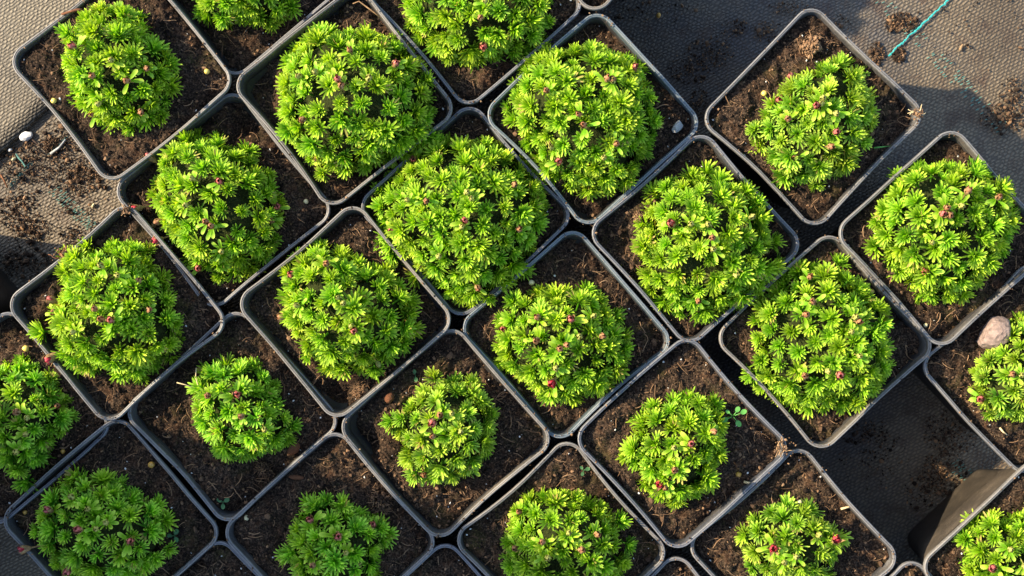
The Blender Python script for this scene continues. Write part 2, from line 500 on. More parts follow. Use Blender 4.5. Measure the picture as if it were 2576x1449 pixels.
# ------------------------------------------------------------------ pots
def ring(a, r, bows, ns=8, nc=7):
    """a rounded square outline; bows = inward bow of each side (m)"""
    pts = []
    for q in range(4):
        th = q * math.pi / 2
        c, s = math.cos(th), math.sin(th)
        loc = []
        for i in range(ns):                          # side x=a, y from -(a-r) to a-r
            y = -(a - r) + 2 * (a - r) * i / ns
            loc.append((a - bows[q] * math.cos(y / (a - r) * math.pi / 2), y))
        for i in range(nc):                          # corner
            t = math.pi / 2 * i / nc
            loc.append((a - r + r * math.cos(t), a - r + r * math.sin(t)))
        pts += [(x * c - y * s, x * s + y * c) for x, y in loc]
    return pts

def loft(rings):
    n = len(rings[0])
    vv = [p for rg in rings for p in rg]
    ff = []
    for k in range(len(rings) - 1):
        for i in range(n):
            j = (i + 1) % n
            ff.append((k * n + i, k * n + j, (k + 1) * n + j, (k + 1) * n + i))
    return vv, ff

def in_square(x, y, a, r):
    """clamp points to the rounded square"""
    x = np.clip(x, -a, a); y = np.clip(y, -a, a)
    cx = np.sign(x) * np.maximum(np.abs(x) - (a - r), 0); cy = np.sign(y) * np.maximum(np.abs(y) - (a - r), 0)
    m = (np.abs(x) > a - r) & (np.abs(y) > a - r)
    d = np.hypot(cx, cy)
    k = np.where(m & (d > r), r / np.maximum(d, 1e-9), 1.0)
    return np.where(m, np.sign(x) * (a - r) + cx * k, x), np.where(m, np.sign(y) * (a - r) + cy * k, y)

POTS = {}
def pot(key, u, v, hd, tilt, label, rim='rim_grey', dz=0.0, depth=0.011, lean=(0, 0), wall='wall', r=0.0104, hole=None):
    g = random.Random(sum(map(ord, key)) + len(POTS) * 17)
    z_r = RIM + dz
    depth = depth * 0.66
    rl = r
    hdm = hd * (H - z_r) * S0
    a = (hdm + rl * (math.sqrt(2) - 1)) / math.sqrt(2)
    c = P(u, v, z_r)
    e = empty('nursery_pot', (c.x, c.y, dz))
    e.rotation_euler = (math.radians(lean[0]), math.radians(lean[1]), math.radians(45 - tilt))
    tag(e, label, 'pot', 'square nursery pots set out on the mat')
    bows = [g.uniform(-0.0010, 0.0022) for _ in range(4)]
    zero = [0, 0, 0, 0]
    half = [b * 0.5 for b in bows]
    def R(aa, rr, z, b): return [(x, y, z) for x, y in ring(aa, rr, b)]
    hgt = RIM
    base_a = a * 0.74
    # wall: outside up, inside down, floor
    vv, ff = loft([R(base_a - 0.002, rl * 0.7, 0.0012, zero), R(base_a, rl * 0.75, 0.003, zero),
                   R(a - 0.0045, rl * 0.95, hgt - 0.012, half), R(a - 0.0032, rl * 0.95, hgt - 0.0115, bows), R(a - 0.0012, rl * 0.95, hgt - 0.0030, bows),
                   R(a - 0.0019, rl * 0.9, hgt - 0.0028, bows), R(a - 0.0034, rl * 0.85, hgt - 0.012, bows), R(base_a - 0.0015, rl * 0.7, 0.004, zero)])
    n = len(ring(a, r, zero)); k = len(vv) // n
    ff.append(tuple(range((k - 1) * n, k * n))); ff.append(tuple(reversed(range(n))))
    w = link('pot_wall', mesh('pot_wall', vv, ff, M[wall]), e)
    # rim: a flat lip with a rounded edge
    prof = [(-0.0014, -0.0034), (-0.0002, -0.0032), (0.0, -0.0026), (0.0, -0.0007), (-0.0002, -0.0002), (-0.0005, 0.0), (-0.0009, -0.00005), (-0.0011, -0.0003), (-0.0013, -0.0002), (-0.0017, -0.0003), (-0.0020, -0.0008),
            (-0.0021, -0.0022), (-0.0024, -0.0056)]
    ph = g.uniform(0, 9)
    rings = []
    for (da, dzz) in prof:
        rg = []
        for x, y in ring(a + da, max(rl + da, 0.004), bows):
            wob = 0.0008 * math.sin(4 * math.atan2(y, x) + ph) + 0.0003 * math.sin(9 * math.atan2(y, x) + 2 * ph)
            rg.append((x, y, hgt + dzz + wob))
        rings.append(rg)
    vv, ff = loft(rings)
    link('rim', mesh('rim', vv, ff, M[rim]), w)
    # soil
    sa = a - 0.0027; sr = rl * 0.88
    n = 84
    lin = np.linspace(-sa, sa, n)
    X, Y = np.meshgrid(lin, lin)
    X, Y = in_square(X, Y, sa, sr)
    ox, oy = g.uniform(0, 50), g.uniform(0, 50)
    hl = None
    if hole:
        w0 = P(hole[0], hole[1], z_r - depth) - c
        r0 = math.radians(45 - tilt)
        hl = (w0.x * math.cos(r0) + w0.y * math.sin(r0), -w0.x * math.sin(r0) + w0.y * math.cos(r0), hole[2] * S0 * (H - z_r))
    def height(X, Y):
        d = np.hypot(X, Y) / sa
        z = 0.0050 * NZ[0](X * 38 + ox, Y * 38 + oy) + 0.0042 * NZ[1](X * 110 + oy, Y * 110 + ox) + 0.0030 * NZ[2](X * 260 + ox, Y * 260 + oy) + 0.0018 * NZ[3](X * 560 + oy, Y * 560 + ox)
        z = z + 0.0016 * np.exp(-(d / 0.5) ** 2)
        edge = np.maximum(np.abs(X), np.abs(Y)) / sa
        z = z - 0.0018 * np.clip((edge - 0.86) / 0.14, 0, 1)
        if hl is not None:
            z = z - hole[3] * np.exp(-(((X - hl[0]) ** 2 + (Y - hl[1]) ** 2) / hl[2] ** 2) ** 1.5)
        return np.minimum(hgt - depth + z, hgt - 0.0026)
    Z = height(X, Y)
    vv = np.stack([X.ravel(), Y.ravel(), Z.ravel()], 1)
    ff = [(i * n + j, i * n + j + 1, (i + 1) * n + j + 1, (i + 1) * n + j) for i in range(n - 1) for j in range(n - 1)]
    so = link('soil', mesh('soil', vv, ff, M['soil']), e)
    m = 1500
    px, py = in_square(rng.uniform(-sa, sa, m), rng.uniform(-sa, sa, m), sa - 0.0012, sr)
    sz = 0.00030 + 0.0008 * rng.random(m) ** 2.4
    big = rng.random(m) < 0.05
    sz[big] *= 1.9
    pz = height(px, py) + sz * 0.25
    tn = rng.beta(1.2, 1.9, m) * 0.975
    tn[rng.random(m) < 0.016] = 1.0
    sz[tn == 1.0] = np.minimum(sz[tn == 1.0], 0.0006)
    mr = 90                                    # crumbs caught on the rim
    rp = ring(a - 0.0010, rl, bows)
    ri = rng.integers(0, len(rp), mr)
    rx = np.array([rp[i][0] for i in ri]) + rng.normal(0, .0009, mr); ry = np.array([rp[i][1] for i in ri]) + rng.normal(0, .0009, mr)
    px = np.concatenate([px, rx]); py = np.concatenate([py, ry]); pz = np.concatenate([pz, np.full(mr, hgt + .0001)])
    sz = np.concatenate([sz, .00018 + .0005 * rng.random(mr) ** 3]); tn = np.concatenate([tn, rng.uniform(.3, .98, mr)])
    v1, f1, t1 = crumbs_geo(np.stack([px, py, pz], 1), sz, tn)
    m2 = 150
    px, py = in_square(rng.uniform(-sa, sa, m2), rng.uniform(-sa, sa, m2), sa - 0.007, sr * 0.6)
    pz = height(px, py) + 0.0003
    v2, f2, t2 = fibres_geo(np.stack([px, py, pz], 1), rng.uniform(0.002, 0.009, m2), rng.uniform(0.00012, 0.0003, m2), rng.uniform(0.55, 0.985, m2))
    allv = np.concatenate([v1, np.array(v2)])
    allf = [tuple(x) for x in f1.tolist()] + [tuple(i + len(v1) for i in q) for q in f2]
    cr = link('soil_crumbs', mesh('soil_crumbs', allv, allf, M['crumb'], False, {'tone': np.concatenate([t1, np.array(t2)])}), so)
    cr['kind'] = 'stuff'
    rz = math.radians(45 - tilt)
    def wz(x, y):
        """soil height in the world at world x, y"""
        dx, dy = x - c.x, y - c.y
        lx = dx * math.cos(rz) + dy * math.sin(rz); ly = -dx * math.sin(rz) + dy * math.cos(rz)
        return float(height(np.array(lx), np.array(ly))) + dz
    POTS[key] = dict(c=c, z=z_r, soil=wz, a=a)

D = 'black square pot '
pot('a1', 306, 178, 276, 5.7, D + 'with grey rim in the top left corner, against the beige mat', 'rim_warm', 0.004, 0.006)
pot('a2', 612, -82, 272, 5, D + 'cut by the top edge, second from the left', 'rim_grey', -0.003, 0.016)
pot('a3', 866, 243, 274, 7, D + 'in the top row holding the wide plant left of centre', 'rim_warm', 0.003, 0.014, hole=(645, 215, 52, 0.007))
pot('a4', 1194, -8, 270, 3.8, D + 'with slate rim cut by the top edge above the centre', 'rim_slate', 0.0, 0.012)
pot('a5', 1492, 298, 266, 2.8, D + 'with bluish rim holding a white stone chip', 'rim_blue', 0.001, 0.010, hole=(1440, 525, 45, 0.008))
pot('a0', 1500, -236, 262, 1, D + 'with khaki rim, only its corner showing at the top edge', 'rim_warm', 0.0, 0.010)
pot('a6', 2047, 293, 273, -1, D + 'standing free on the open mat at top right', 'rim_grey', 0.001, 0.008)
pot('a7', 2381, 599, 270, 3, D + 'at the right edge below the open mat', 'rim_grey', 0.002, 0.011)
pot('a8', 1171, 531, 263, 2.7, D + 'at the centre of the picture under the largest plant', 'rim_slate', -0.003, 0.012)
pot('a9', 562, 503, 270, 5.8, D + 'touching the lower right side of the top left pot', 'rim_grey', -0.002, 0.012, hole=(620, 300, 40, 0.007))
pot('b1', 869, 784, 266, 5, D + 'below and left of the centre pot, with warm double rim', 'rim_warm', 0.003, 0.013, hole=(850, 985, 42, 0.007))
pot('b2', 293, 789, 271, 5, D + 'at the left edge below the patch of dirty mat', 'rim_grey', 0.004, 0.010)
pot('b3', 584, 1048, 264, 2.8, D + 'holding a small plant and a dark peat lump, lower left', 'rim_grey', -0.001, 0.010)
pot('b4', 1425, 842, 262, 4.2, D + 'with bluish rim and dished dark soil, right of centre', 'rim_blue', -0.001, 0.011, hole=(1432, 648, 44, 0.007))
pot('b5', 1751, 600, 262, 3.6, D + 'with slate rim between the centre and the right edge', 'rim_slate', 0.002, 0.010, hole=(1560, 600, 46, 0.008))
pot('b6', 2077, 860, 268, 2.5, D + 'on the right beside the gap that shows bare mat', 'rim_warm', 0.0, 0.010)
pot('b7', 1121, 1090, 263, 3.8, D + 'below the centre with a dark hollow in its left corner', 'rim_warm', 0.001, 0.012, hole=(908, 1108, 44, 0.011))
pot('b8', 1717, 1116, 264, 3, D + 'with crumbs on its right corner and a tiny seedling', 'rim_slate', 0.002, 0.009)
pot('b9', 1997, 1390, 260, 3.6, D + 'at the bottom edge beside the bare mat gap', 'rim_grey', -0.001, 0.009)
pot('c1', 2586, 928, 262, 2, D + 'at the right edge holding a large pinkish stone', 'rim_grey', -0.003, 0.011)
pot('c2', 2602, 1436, 275, 2, D + 'in the bottom right corner, its dusty, sunlit-coloured side wall showing', 'rim_warm', 0.002, 0.009, wall='wall_sunlit_dusty')
pot('c3', 2285, 1678, 264, 3, D + 'only its top corner showing at the bottom edge, far right', 'rim_grey', -0.002, 0.010)
pot('c4', 1690, 1664, 263, 3, D + 'only its top corner showing at the bottom edge, right of middle', 'rim_grey', -0.003, 0.010)
pot('c5', 1412, 1375, 263, 4, D + 'at the bottom edge right of middle, plant with brown buds', 'rim_warm', 0.0, 0.010)
pot('c6', 829, 1353, 264, 3.2, D + 'at the bottom edge left of middle, with a brown lump', 'rim_grey', 0.001, 0.010)
pot('c7', 1108, 1632, 263, 3, D + 'only its top corner showing at the bottom edge, near the middle', 'rim_slate', -0.002, 0.009)
pot('c8', 540, 1624, 263, 3, D + 'only its top corner showing at the bottom edge, left of middle', 'rim_slate', -0.003, 0.009)
pot('c9', 277, 1325, 270, 4, D + 'in the bottom left corner of the picture', 'rim_grey', 0.0, 0.010, hole=(300, 1135, 40, 0.007))
pot('d1', 5, 1052, 268, 4, D + 'cut by the left edge, its right corner under the neighbouring rim', 'rim_slate', -0.003, 0.009)
pot('d2', -276, 752, 268, 4, D + 'outside the left edge, only its dark side wall showing', 'rim_grey', 0.0, 0.010)

# ------------------------------------------------------------------ saxifrage
def lobe_leaf(L, lobes, w, e0, curl, az, age, vary, cup=0.5, acc=None):
    """a palmate leaf: lobes = [(divergence, length factor)]; grows from the origin at elevation e0, azimuth az"""
    vv, ff, al, ed = acc
    S = 6
    ts = [0.0, 0.26, 0.44, 0.62, 0.80, 0.93, 1.0]
    wp = [0.60, 0.72, 0.95, 1.08, 1.16, 0.84, 0.06]
    ca, sa = math.cos(az), math.sin(az)
    for li, (dv, lf) in enumerate(lobes):
        b = len(vv)
        x = y = 0.0
        pts = []
        px = py = 0.0
        pt = 0
        for t in ts:
            dt = (t - pt) * L * lf
            ang = dv * min(max((t - 0.26) / 0.24, 0), 1.0)
            x += math.cos(ang) * dt; y += math.sin(ang) * dt
            pts.append((x, y, ang)); pt = t
        for k, (x, y, ang) in enumerate(pts):
            t = ts[k]
            hw = w * wp[k] * 0.5 * (1 if t > 0.4 else 0.8)
            for sgn in (-1, 0, 1):
                lx = x - math.sin(ang) * hw * sgn
                ly = y + math.cos(ang) * hw * sgn
                lz = abs(sgn) * hw * cup + abs(dv) * 0.18 * max(t - 0.3, 0) * L * 0.6 + li * 0.00002
                # bend the leaf along its length
                s = lx / L
                e = e0 + curl * s
                em = e0 + curl * s * 0.5
                hx = lx * math.cos(em) - lz * math.sin(e)
                hz = lx * math.sin(em) + lz * math.cos(e)
                vv.append((hx * ca - ly * sa, hx * sa + ly * ca, hz))
                al.append(t); ed.append(abs(sgn) * (t > 0.4))
            if k:
                q = b + (k - 1) * 3
                ff += [(q, q + 3, q + 4, q + 1), (q + 1, q + 4, q + 5, q + 2)]

def rosette_mesh(i, mat):
    g = random.Random(500 + i)
    vv, ff, al, ed, ag, vr = [], [], [], [], [], []
    tiers = [(g.randint(4, 5), 0.0090, 0.28, 0.02, 0.0), (g.randint(5, 6), 0.0096, 0.66, -0.10, 0.18),
             (g.randint(6, 7), 0.0097, 0.95, -0.18, 0.42), (6, 0.0090, 1.18, -0.12, 0.70), (4, 0.0074, 1.40, 0.0, 1.0)]
    for ti, (n, L, e0, curl, age) in enumerate(tiers):
        a0 = g.uniform(0, 6.28)
        for k in range(n):
            az = a0 + k * 6.2832 / n + g.uniform(-0.55, 0.55)
            l = L * g.uniform(0.75, 1.2)
            if ti < 4:
                kind = g.random()
                d = g.uniform(0.42, 0.74) * (0.75 if ti == 3 else 1.0)
                if kind < 0.80: lob = [(0, 1.0), (d, g.uniform(.86, .97)), (-d * g.uniform(.85, 1.1), g.uniform(.86, .97))]
                elif kind < 0.86: lob = [(0, 1.0), (d * .6, .98), (-d * .6, .98), (d * 1.4, .80), (-d * 1.4, .80)]
                else: lob = [(0, 1.0)]
                w = 0.00100 * g.uniform(0.8, 1.25)
            else:
                lob = [(0, 1.0), (0.3, .92), (-0.3, .92)] if (ti == 3 and g.random() < 0.6) else [(0, 1.0)]
                w = 0.00088 * g.uniform(0.9, 1.15)
            b = len(vv)
            lobe_leaf(l, lob, w, e0 + g.uniform(-0.32, 0.32), curl + g.uniform(-0.4, 0.4), az, age, 0, g.uniform(0.2, 0.55), (vv, ff, al, ed))
            m = len(vv) - b
            ag += [min(max(age + g.uniform(-0.15, 0.15), 0), 1)] * m
            vr += [g.random()] * m
    # a short stem
    b = len(vv)
    for k in range(2):
        for j in range(5):
            t = j / 5 * 6.2832
            vv.append((math.cos(t) * 0.0007, math.sin(t) * 0.0007, -0.006 + 0.007 * k)); al.append(0); ed.append(0); ag.append(0.1); vr.append(0.5)
    for j in range(5):
        ff.append((b + j, b + (j + 1) % 5, b + 5 + (j + 1) % 5, b + 5 + j))
    return mesh('rosette', vv, ff, mat, True, {'along': al, 'edge': ed, 'age': ag, 'vary': vr})

ROS = {}
for mi, key in enumerate(('leaf', 'leaf_deep', 'leaf_pale')):
    ROS[key] = [rosette_mesh(i + 50 * mi, M[key]) for i in range(14)]

def bud_meshes(i, sep, pet, opened):
    g = random.Random(900 + i)
    vv, ff = [], []
    # calyx cup with stalk, five pointed sepals
    prof = [(0.0004, -0.010), (0.00045, -0.0022), (0.0013, -0.0012), (0.0017, 0.0002), (0.0018, 0.0010)]
    n = 10
    for r, z in prof:
        for j in range(n):
            t = j / n * 6.2832
            vv.append((r * math.cos(t), r * math.sin(t), z))
    for k in range(len(prof) - 1):
        for j in range(n):
            ff.append((k * n + j, k * n + (j + 1) % n, (k + 1) * n + (j + 1) % n, (k + 1) * n + j))
    for s in range(5):
        t = s / 5 * 6.2832 + g.uniform(-.1, .1)
        b = len(vv)
        ct, st = math.cos(t), math.sin(t)
        zt = g.uniform(.75, 1.25)
        for r, z, w in ((0.0017, 0.0006, 0.0011), (0.0019 + 0.0006 * opened, 0.0022 * zt, 0.0008), ((0.0012 + 0.0018 * opened) * g.uniform(.7, 1.4), 0.0036 * zt, 0.0001)):
            vv += [(r * ct - w * st, r * st + w * ct, z), (r * 1.12 * ct, r * 1.12 * st, z), (r * ct + w * st, r * st - w * ct, z)]
        for k in range(2):
            q = b + 3 * k
            ff += [(q, q + 1, q + 4, q + 3), (q + 1, q + 2, q + 5, q + 4)]
    cal = mesh('flower_bud', vv, ff, sep)
    vv, ff = [], []
    for s in range(9):
        t = s / 9 * 6.2832 * (1.0 if s < 6 else 2.3) + g.uniform(-.35, .35)
        ct, st = math.cos(t), math.sin(t)
        b = len(vv)
        hh = 0.0040 * g.uniform(.75, 1.15)
        q9 = .55 if s > 5 else 1.0
        for r, z, w in ((0.0008, 0.0004, 0.0008), (0.0014 * q9, hh * .5, 0.0009), ((0.0011 + 0.0006 * opened) * q9, hh * .85, 0.0007), ((0.0005 + 0.0009 * opened) * q9, hh, 0.0002)):
            vv += [(r * ct - w * st, r * st + w * ct, z), (r * 1.25 * ct, r * 1.25 * st, z), (r * ct + w * st, r * st - w * ct, z)]
        for k in range(3):
            q = b + 3 * k
            ff += [(q, q + 1, q + 4, q + 3), (q + 1, q + 2, q + 5, q + 4)]
    cor = mesh('petals', vv, ff, pet)
    vv, ff, al, ed = [], [], [], []
    for s in range(g.randint(2, 4)):
        lobe_leaf(0.0075 * g.uniform(.8, 1.25), [(0, 1.0)], 0.0021, g.uniform(.1, .6), g.uniform(-.5, 0), g.uniform(0, 6.28), .5, .5, .4, (vv, ff, al, ed))
    vv = [(x, y, z - 0.0025) for x, y, z in vv]
    br = mesh('bract', vv, ff, M['leaf_pale'], True, {'along': al, 'edge': ed, 'age': [.55] * len(vv), 'vary': [.7] * len(vv)})
    return cal, cor, br
BUD = {'r': [bud_meshes(i, M['sepal'], M['petal'], .35) for i in range(3)],
       'R': [bud_meshes(10 + i, M['sepal'], M['petal_bright'], .8) for i in range(3)],
       'b': [bud_meshes(20 + i, M['sepal'], M['petal_dull'], .1) for i in range(3)],
       's': [bud_meshes(30 + i, M['sepal_green'], M['sepal_green'], .05) for i in range(2)]}

def plant(key, poly, label, mat='leaf', buds=(), dome=0.70, spacing=0.0074, seed=0):
    pt = POTS[key]
    g = random.Random(4000 + seed)
    zref = pt['z'] + 0.004
    pw = [P(u, v, zref) for u, v in poly]
    cx = sum(p.x for p in pw) / len(pw); cy = sum(p.y for p in pw) / len(pw)
    zs = pt['soil'](cx, cy)
    e = empty('saxifrage_plant', (cx, cy, zs))
    tag(e, label, 'plant', 'cushion plants growing in the pots')
    # outline radius by angle
    NA = 96
    rad = []
    for k in range(NA):
        t = k / NA * 6.2832
        dx, dy = math.cos(t), math.sin(t)
        best = 0.01
        for i in range(len(pw)):
            ax, ay = pw[i].x - cx, pw[i].y - cy
            bx, by = pw[(i + 1) % len(pw)].x - cx, pw[(i + 1) % len(pw)].y - cy
            ex, ey = bx - ax, by - ay
            den = dx * ey - dy * ex
            if abs(den) < 1e-12: continue
            s = (ax * ey - ay * ex) / den
            w = (ax * dy - ay * dx) / den
            if s > 0 and -1e-6 <= w <= 1 + 1e-6: best = max(best, s)
        rad.append(best)
    rad = np.array(rad)
    ang_n = Noise(7000 + seed)
    tt = np.arange(NA) / NA * 13
    rad = rad * (1.0 + 0.11 * ang_n(tt, np.full(NA, 2.5)) * np.minimum(1, np.minimum(np.arange(NA), NA - np.arange(NA)) / 6))
    Rm = float(rad.mean())
    Hd = dome * Rm
    inset = 0.0073
    def Rf(t):
        f = (t % 6.2832) / 6.2832 * NA
        i = int(f); fr = f - i
        return rad[i % NA] * (1 - fr) + rad[(i + 1) % NA] * fr - inset
    z_edge = zref - zs - 0.006
    lump = Noise(3000 + seed)
    def surf(x, y):
        r = math.hypot(x, y); t = math.atan2(y, x)
        q = min(r / Rf(t), 1.0)
        z = z_edge + Hd * (1 - q ** 2.3) ** 0.62
        z += 0.007 * float(lump(np.array(x * 90 + 20), np.array(y * 90 + 20))) * (1 - q * 0.5)
        return z
    def normal(x, y):
        h = 0.003
        n = Vector((-(surf(x + h, y) - surf(x - h, y)), -(surf(x, y + h) - surf(x, y - h)), 2 * h))
        return n.normalized()
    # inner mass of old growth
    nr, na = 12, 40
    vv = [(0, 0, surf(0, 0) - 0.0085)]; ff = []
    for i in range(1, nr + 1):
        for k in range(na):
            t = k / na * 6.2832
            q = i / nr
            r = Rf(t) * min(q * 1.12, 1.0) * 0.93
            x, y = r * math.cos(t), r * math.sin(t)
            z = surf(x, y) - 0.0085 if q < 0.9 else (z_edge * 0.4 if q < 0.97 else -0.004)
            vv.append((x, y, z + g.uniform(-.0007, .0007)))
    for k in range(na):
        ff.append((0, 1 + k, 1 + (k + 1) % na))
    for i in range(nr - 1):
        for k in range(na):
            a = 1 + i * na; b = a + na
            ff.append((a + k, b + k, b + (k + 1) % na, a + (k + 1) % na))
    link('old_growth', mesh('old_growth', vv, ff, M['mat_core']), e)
    # rosettes: dart throwing on the dome surface
    pts = []
    tries = 0
    RR = max(rad)
    def try_add(x, y, sp):
        r = math.hypot(x, y); t = math.atan2(y, x)
        if r > Rf(t) * 1.09: return False
        z = surf(x, y)
        for (a, b, c) in pts:
            if (a - x) ** 2 + (b - y) ** 2 + (c - z) ** 2 < sp * sp: return False
        pts.append((x, y, z)); return True
    for k in range(400):                      # the outer edge first
        t = g.uniform(0, 6.2832)
        r = Rf(t) * g.uniform(.86, 1.08)
        try_add(r * math.cos(t), r * math.sin(t), spacing * 1.15)
    while tries < 3500:
        tries += 1
        try_add(g.uniform(-RR, RR), g.uniform(-RR, RR), spacing if tries < 2500 else spacing * 0.9)
    up = Vector((0, 0, 1))
    for (x, y, z) in pts:
        n = normal(x, y)
        q = math.hypot(x, y) / max(Rf(math.atan2(y, x)), 1e-4)
        if q > .9: n = Vector((x, y, 0)).normalized() * 0.85 + up * 0.55
        ax = (n * 0.9 + up * 0.22 + Vector((g.uniform(-.25, .25), g.uniform(-.25, .25), 0))).normalized()
        rot = up.rotation_difference(ax) @ Quaternion((0, 0, 1), g.uniform(0, 6.28))
        s = g.uniform(.60, .96)
        loc = Vector((x, y, z - 0.0045)) + ax * (g.uniform(-.0022, .0022) + (g.uniform(.002, .0045) if g.random() < .28 else 0))
        link('rosette', g.choice(ROS[mat]), e, loc, rot, (s * g.uniform(.85, 1.12), s, s * g.uniform(.9, 1.15)))
    # lower skirt rosettes hide the base
    for k in range(int(6.28 * Rm / 0.010)):
        t = k / (6.28 * Rm / 0.010) * 6.28 + g.uniform(-.1, .1)
        r = Rf(t) * g.uniform(.86, .97)
        ax = (Vector((math.cos(t), math.sin(t), 0)) * 1.0 + up * 0.25).normalized()
        link('rosette', g.choice(ROS[mat]), e, (r * math.cos(t), r * math.sin(t), z_edge * g.uniform(.35, .6)),
             up.rotation_difference(ax) @ Quaternion((0, 0, 1), g.uniform(0, 6.28)), (.85,) * 3)
    # buds
    buds = list(buds)
    for _ in range(int(Rm * 130)):            # small green ones among the leaves
        t, q = g.uniform(0, 6.28), g.uniform(.1, .85)
        c0 = Vector((cx + Rf(t) * q * math.cos(t), cy + Rf(t) * q * math.sin(t), zref + .015))
        k0 = (H - c0.z) * S0
        buds.append((1288 + c0.x / k0, 724.5 - c0.y / k0, g.choice('ssb')))
    for (u, v, k) in buds:
        z = zref + 0.02
        for _ in range(5):
            p = P(u, v, z)
            x, y = p.x - cx, p.y - cy
            r = math.hypot(x, y); t = math.atan2(y, x)
            inside = r < Rf(t) + 0.004
            f = min(1.0, Rf(t) / max(r, 1e-6))
            z = zs + surf(x * f, y * f) + ((0.0060 if k in 'rR' else 0.0048) if inside else 0.003)
        out = Vector((x, y, 0)).normalized() if r > 1e-4 else up
        ax = ((normal(x, y) * .6 + up * .7) if inside else (out * 1.0 + up * 0.45))
        ax = (ax + Vector((g.uniform(-.3, .3), g.uniform(-.3, .3), 0))).normalized()
        rot = up.rotation_difference(ax) @ Quaternion((0, 0, 1), g.uniform(0, 6.28))
        cal, cor, br = g.choice(BUD[k])
        sc = {'r': 1.05, 'R': 1.15, 'b': .9, 's': .8}[k] * g.uniform(.92, 1.1)
        o = link('flower_bud', cal, e, (x, y, z - zs), rot, (sc,) * 3)
        link('petals', cor, o)
        if inside: link('bract', br, o)

L = 'green cushion plant '
plant('a1', [(125,130),(160,60),(230,5),(290,0),(345,30),(400,90),(440,150),(435,230),(420,300),(375,320),(300,335),(235,315),(180,260),(150,200)],
      'egg-shaped ' + L + 'with a red bud, in the top left corner pot', 'leaf', [(187,119,'r'),(366,172,'b'),(238,285,'b'),(350,277,'b')], seed=1)
plant('a2', [(465,0),(490,50),(560,65),(620,50),(680,70),(740,30),(735,-60),(680,-150),(560,-160),(480,-90)],
      L + 'cut by the top edge, second from the left', 'leaf', [], seed=2)
plant('a3', [(690,240),(705,160),(745,90),(800,60),(870,75),(940,55),(985,75),(1040,115),(1085,180),(1095,290),(1090,350),(1000,400),(910,430),(850,440),(790,425),(735,390),(695,320)],
      'wide ' + L + 'with four buds, above and left of the centre plant', 'leaf', [(851,202,'r'),(993,163,'r'),(765,300,'b'),(801,398,'b')], seed=3)
plant('a4', [(1010,10),(1020,60),(1070,110),(1150,160),(1240,160),(1300,135),(1360,130),(1395,20),(1370,-80),(1280,-150),(1120,-150),(1040,-80)],
      L + 'cut by the top edge above the centre, one red bud low', 'leaf', [(1217,110,'r'),(1130,122,'s'),(1255,105,'s')], seed=4)
plant('a5', [(1268,260),(1290,180),(1350,110),(1440,105),(1500,100),(1570,115),(1620,150),(1640,200),(1680,290),(1660,360),(1620,420),(1590,480),(1520,500),(1440,490),(1380,470),(1345,440),(1330,370),(1290,320)],
      'large ' + L + 'in the blue-rimmed pot, beside the white stone chip', 'leaf', [(1377,228,'b'),(1593,173,'r'),(1527,200,'b'),(1329,274,'b'),(1549,362,'b'),(1408,404,'r'),(1389,372,'s')], seed=5)
plant('a0', [(u + 1500, v - 250) for u, v in ((-190, 0), (-150, -130), (0, -190), (140, -140), (195, 0), (140, 130), (0, 185), (-140, 135))],  # unseen plant added to throw shade on the upper mat
      L + 'added unseen above the top edge to shade the mat', 'leaf', [], seed=30)
plant('a6', [(1900,340),(1925,260),(1945,225),(1985,190),(2030,160),(2080,150),(2120,125),(2165,150),(2190,220),(2215,270),(2215,320),(2190,380),(2150,430),(2060,470),(1975,460),(1930,410)],
      L + 'with several red buds, in the free-standing top right pot', 'leaf_pale', [(1992,199,'r'),(1959,252,'r'),(2055,268,'r'),(2102,332,'r'),(1983,300,'b'),(2190,300,'b'),(2001,398,'b')], spacing=0.0072, seed=6)
plant('a7', [(2197,600),(2205,530),(2240,430),(2300,390),(2360,390),(2420,400),(2470,395),(2510,440),(2560,480),(2565,560),(2560,620),(2510,680),(2440,740),(2350,775),(2290,720),(2220,650)],
      'bright ' + L + 'reaching the right edge below the open mat', 'leaf', [(2510,497,'b'),(2369,537,'r'),(2333,680,'r')], seed=7)
plant('a8', [(945,560),(955,480),(1000,410),(1050,370),(1090,330),(1180,335),(1240,345),(1310,380),(1340,430),(1385,490),(1380,560),(1340,620),(1320,690),(1260,750),(1200,775),(1130,750),(1060,715),(1010,660),(955,640)],
      'largest ' + L + 'at the centre, overhanging the rims around it', 'leaf', [(1040,403,'r'),(1190,373,'b'),(1292,466,'b'),(1170,556,'r'),(989,578,'r'),(1058,662,'b'),(1304,576,'b'),(1200,722,'b')], seed=8)
plant('a9', [(365,480),(385,380),(430,335),(530,325),(580,360),(640,375),(665,430),(715,490),(710,580),(690,640),(640,680),(545,712),(480,680),(430,620),(385,560)],
      L + 'with pink-red buds standing out on its left side', 'leaf', [(384,400,'r'),(553,457,'r'),(350,523,'R'),(403,555,'b'),(402,602,'R'),(697,521,'r'),(678,553,'b'),(500,673,'r')], seed=9)
plant('b1', [(697,790),(705,740),(725,650),(800,600),(870,625),(900,660),(975,665),(1000,710),(1045,770),(1048,860),(1000,890),(940,940),(830,955),(760,900),(715,830)],
      'loose ' + L + 'directly below and left of the centre plant', 'leaf', [(737,694,'r'),(890,830,'r'),(714,797,'b'),(820,665,'b'),(950,913,'s')], seed=10)
plant('b2', [(105,830),(130,760),(145,650),(200,600),(320,595),(360,620),(355,660),(405,675),(440,750),(435,810),(470,860),(455,900),(400,935),(350,975),(270,960),(190,950),(130,910)],
      L + 'below the dirty mat on the left, red buds along its left', 'leaf', [(167,645,'b'),(137,757,'r'),(140,786,'b'),(240,778,'b'),(280,806,'r'),(133,896,'R'),(370,779,'b')], seed=11)
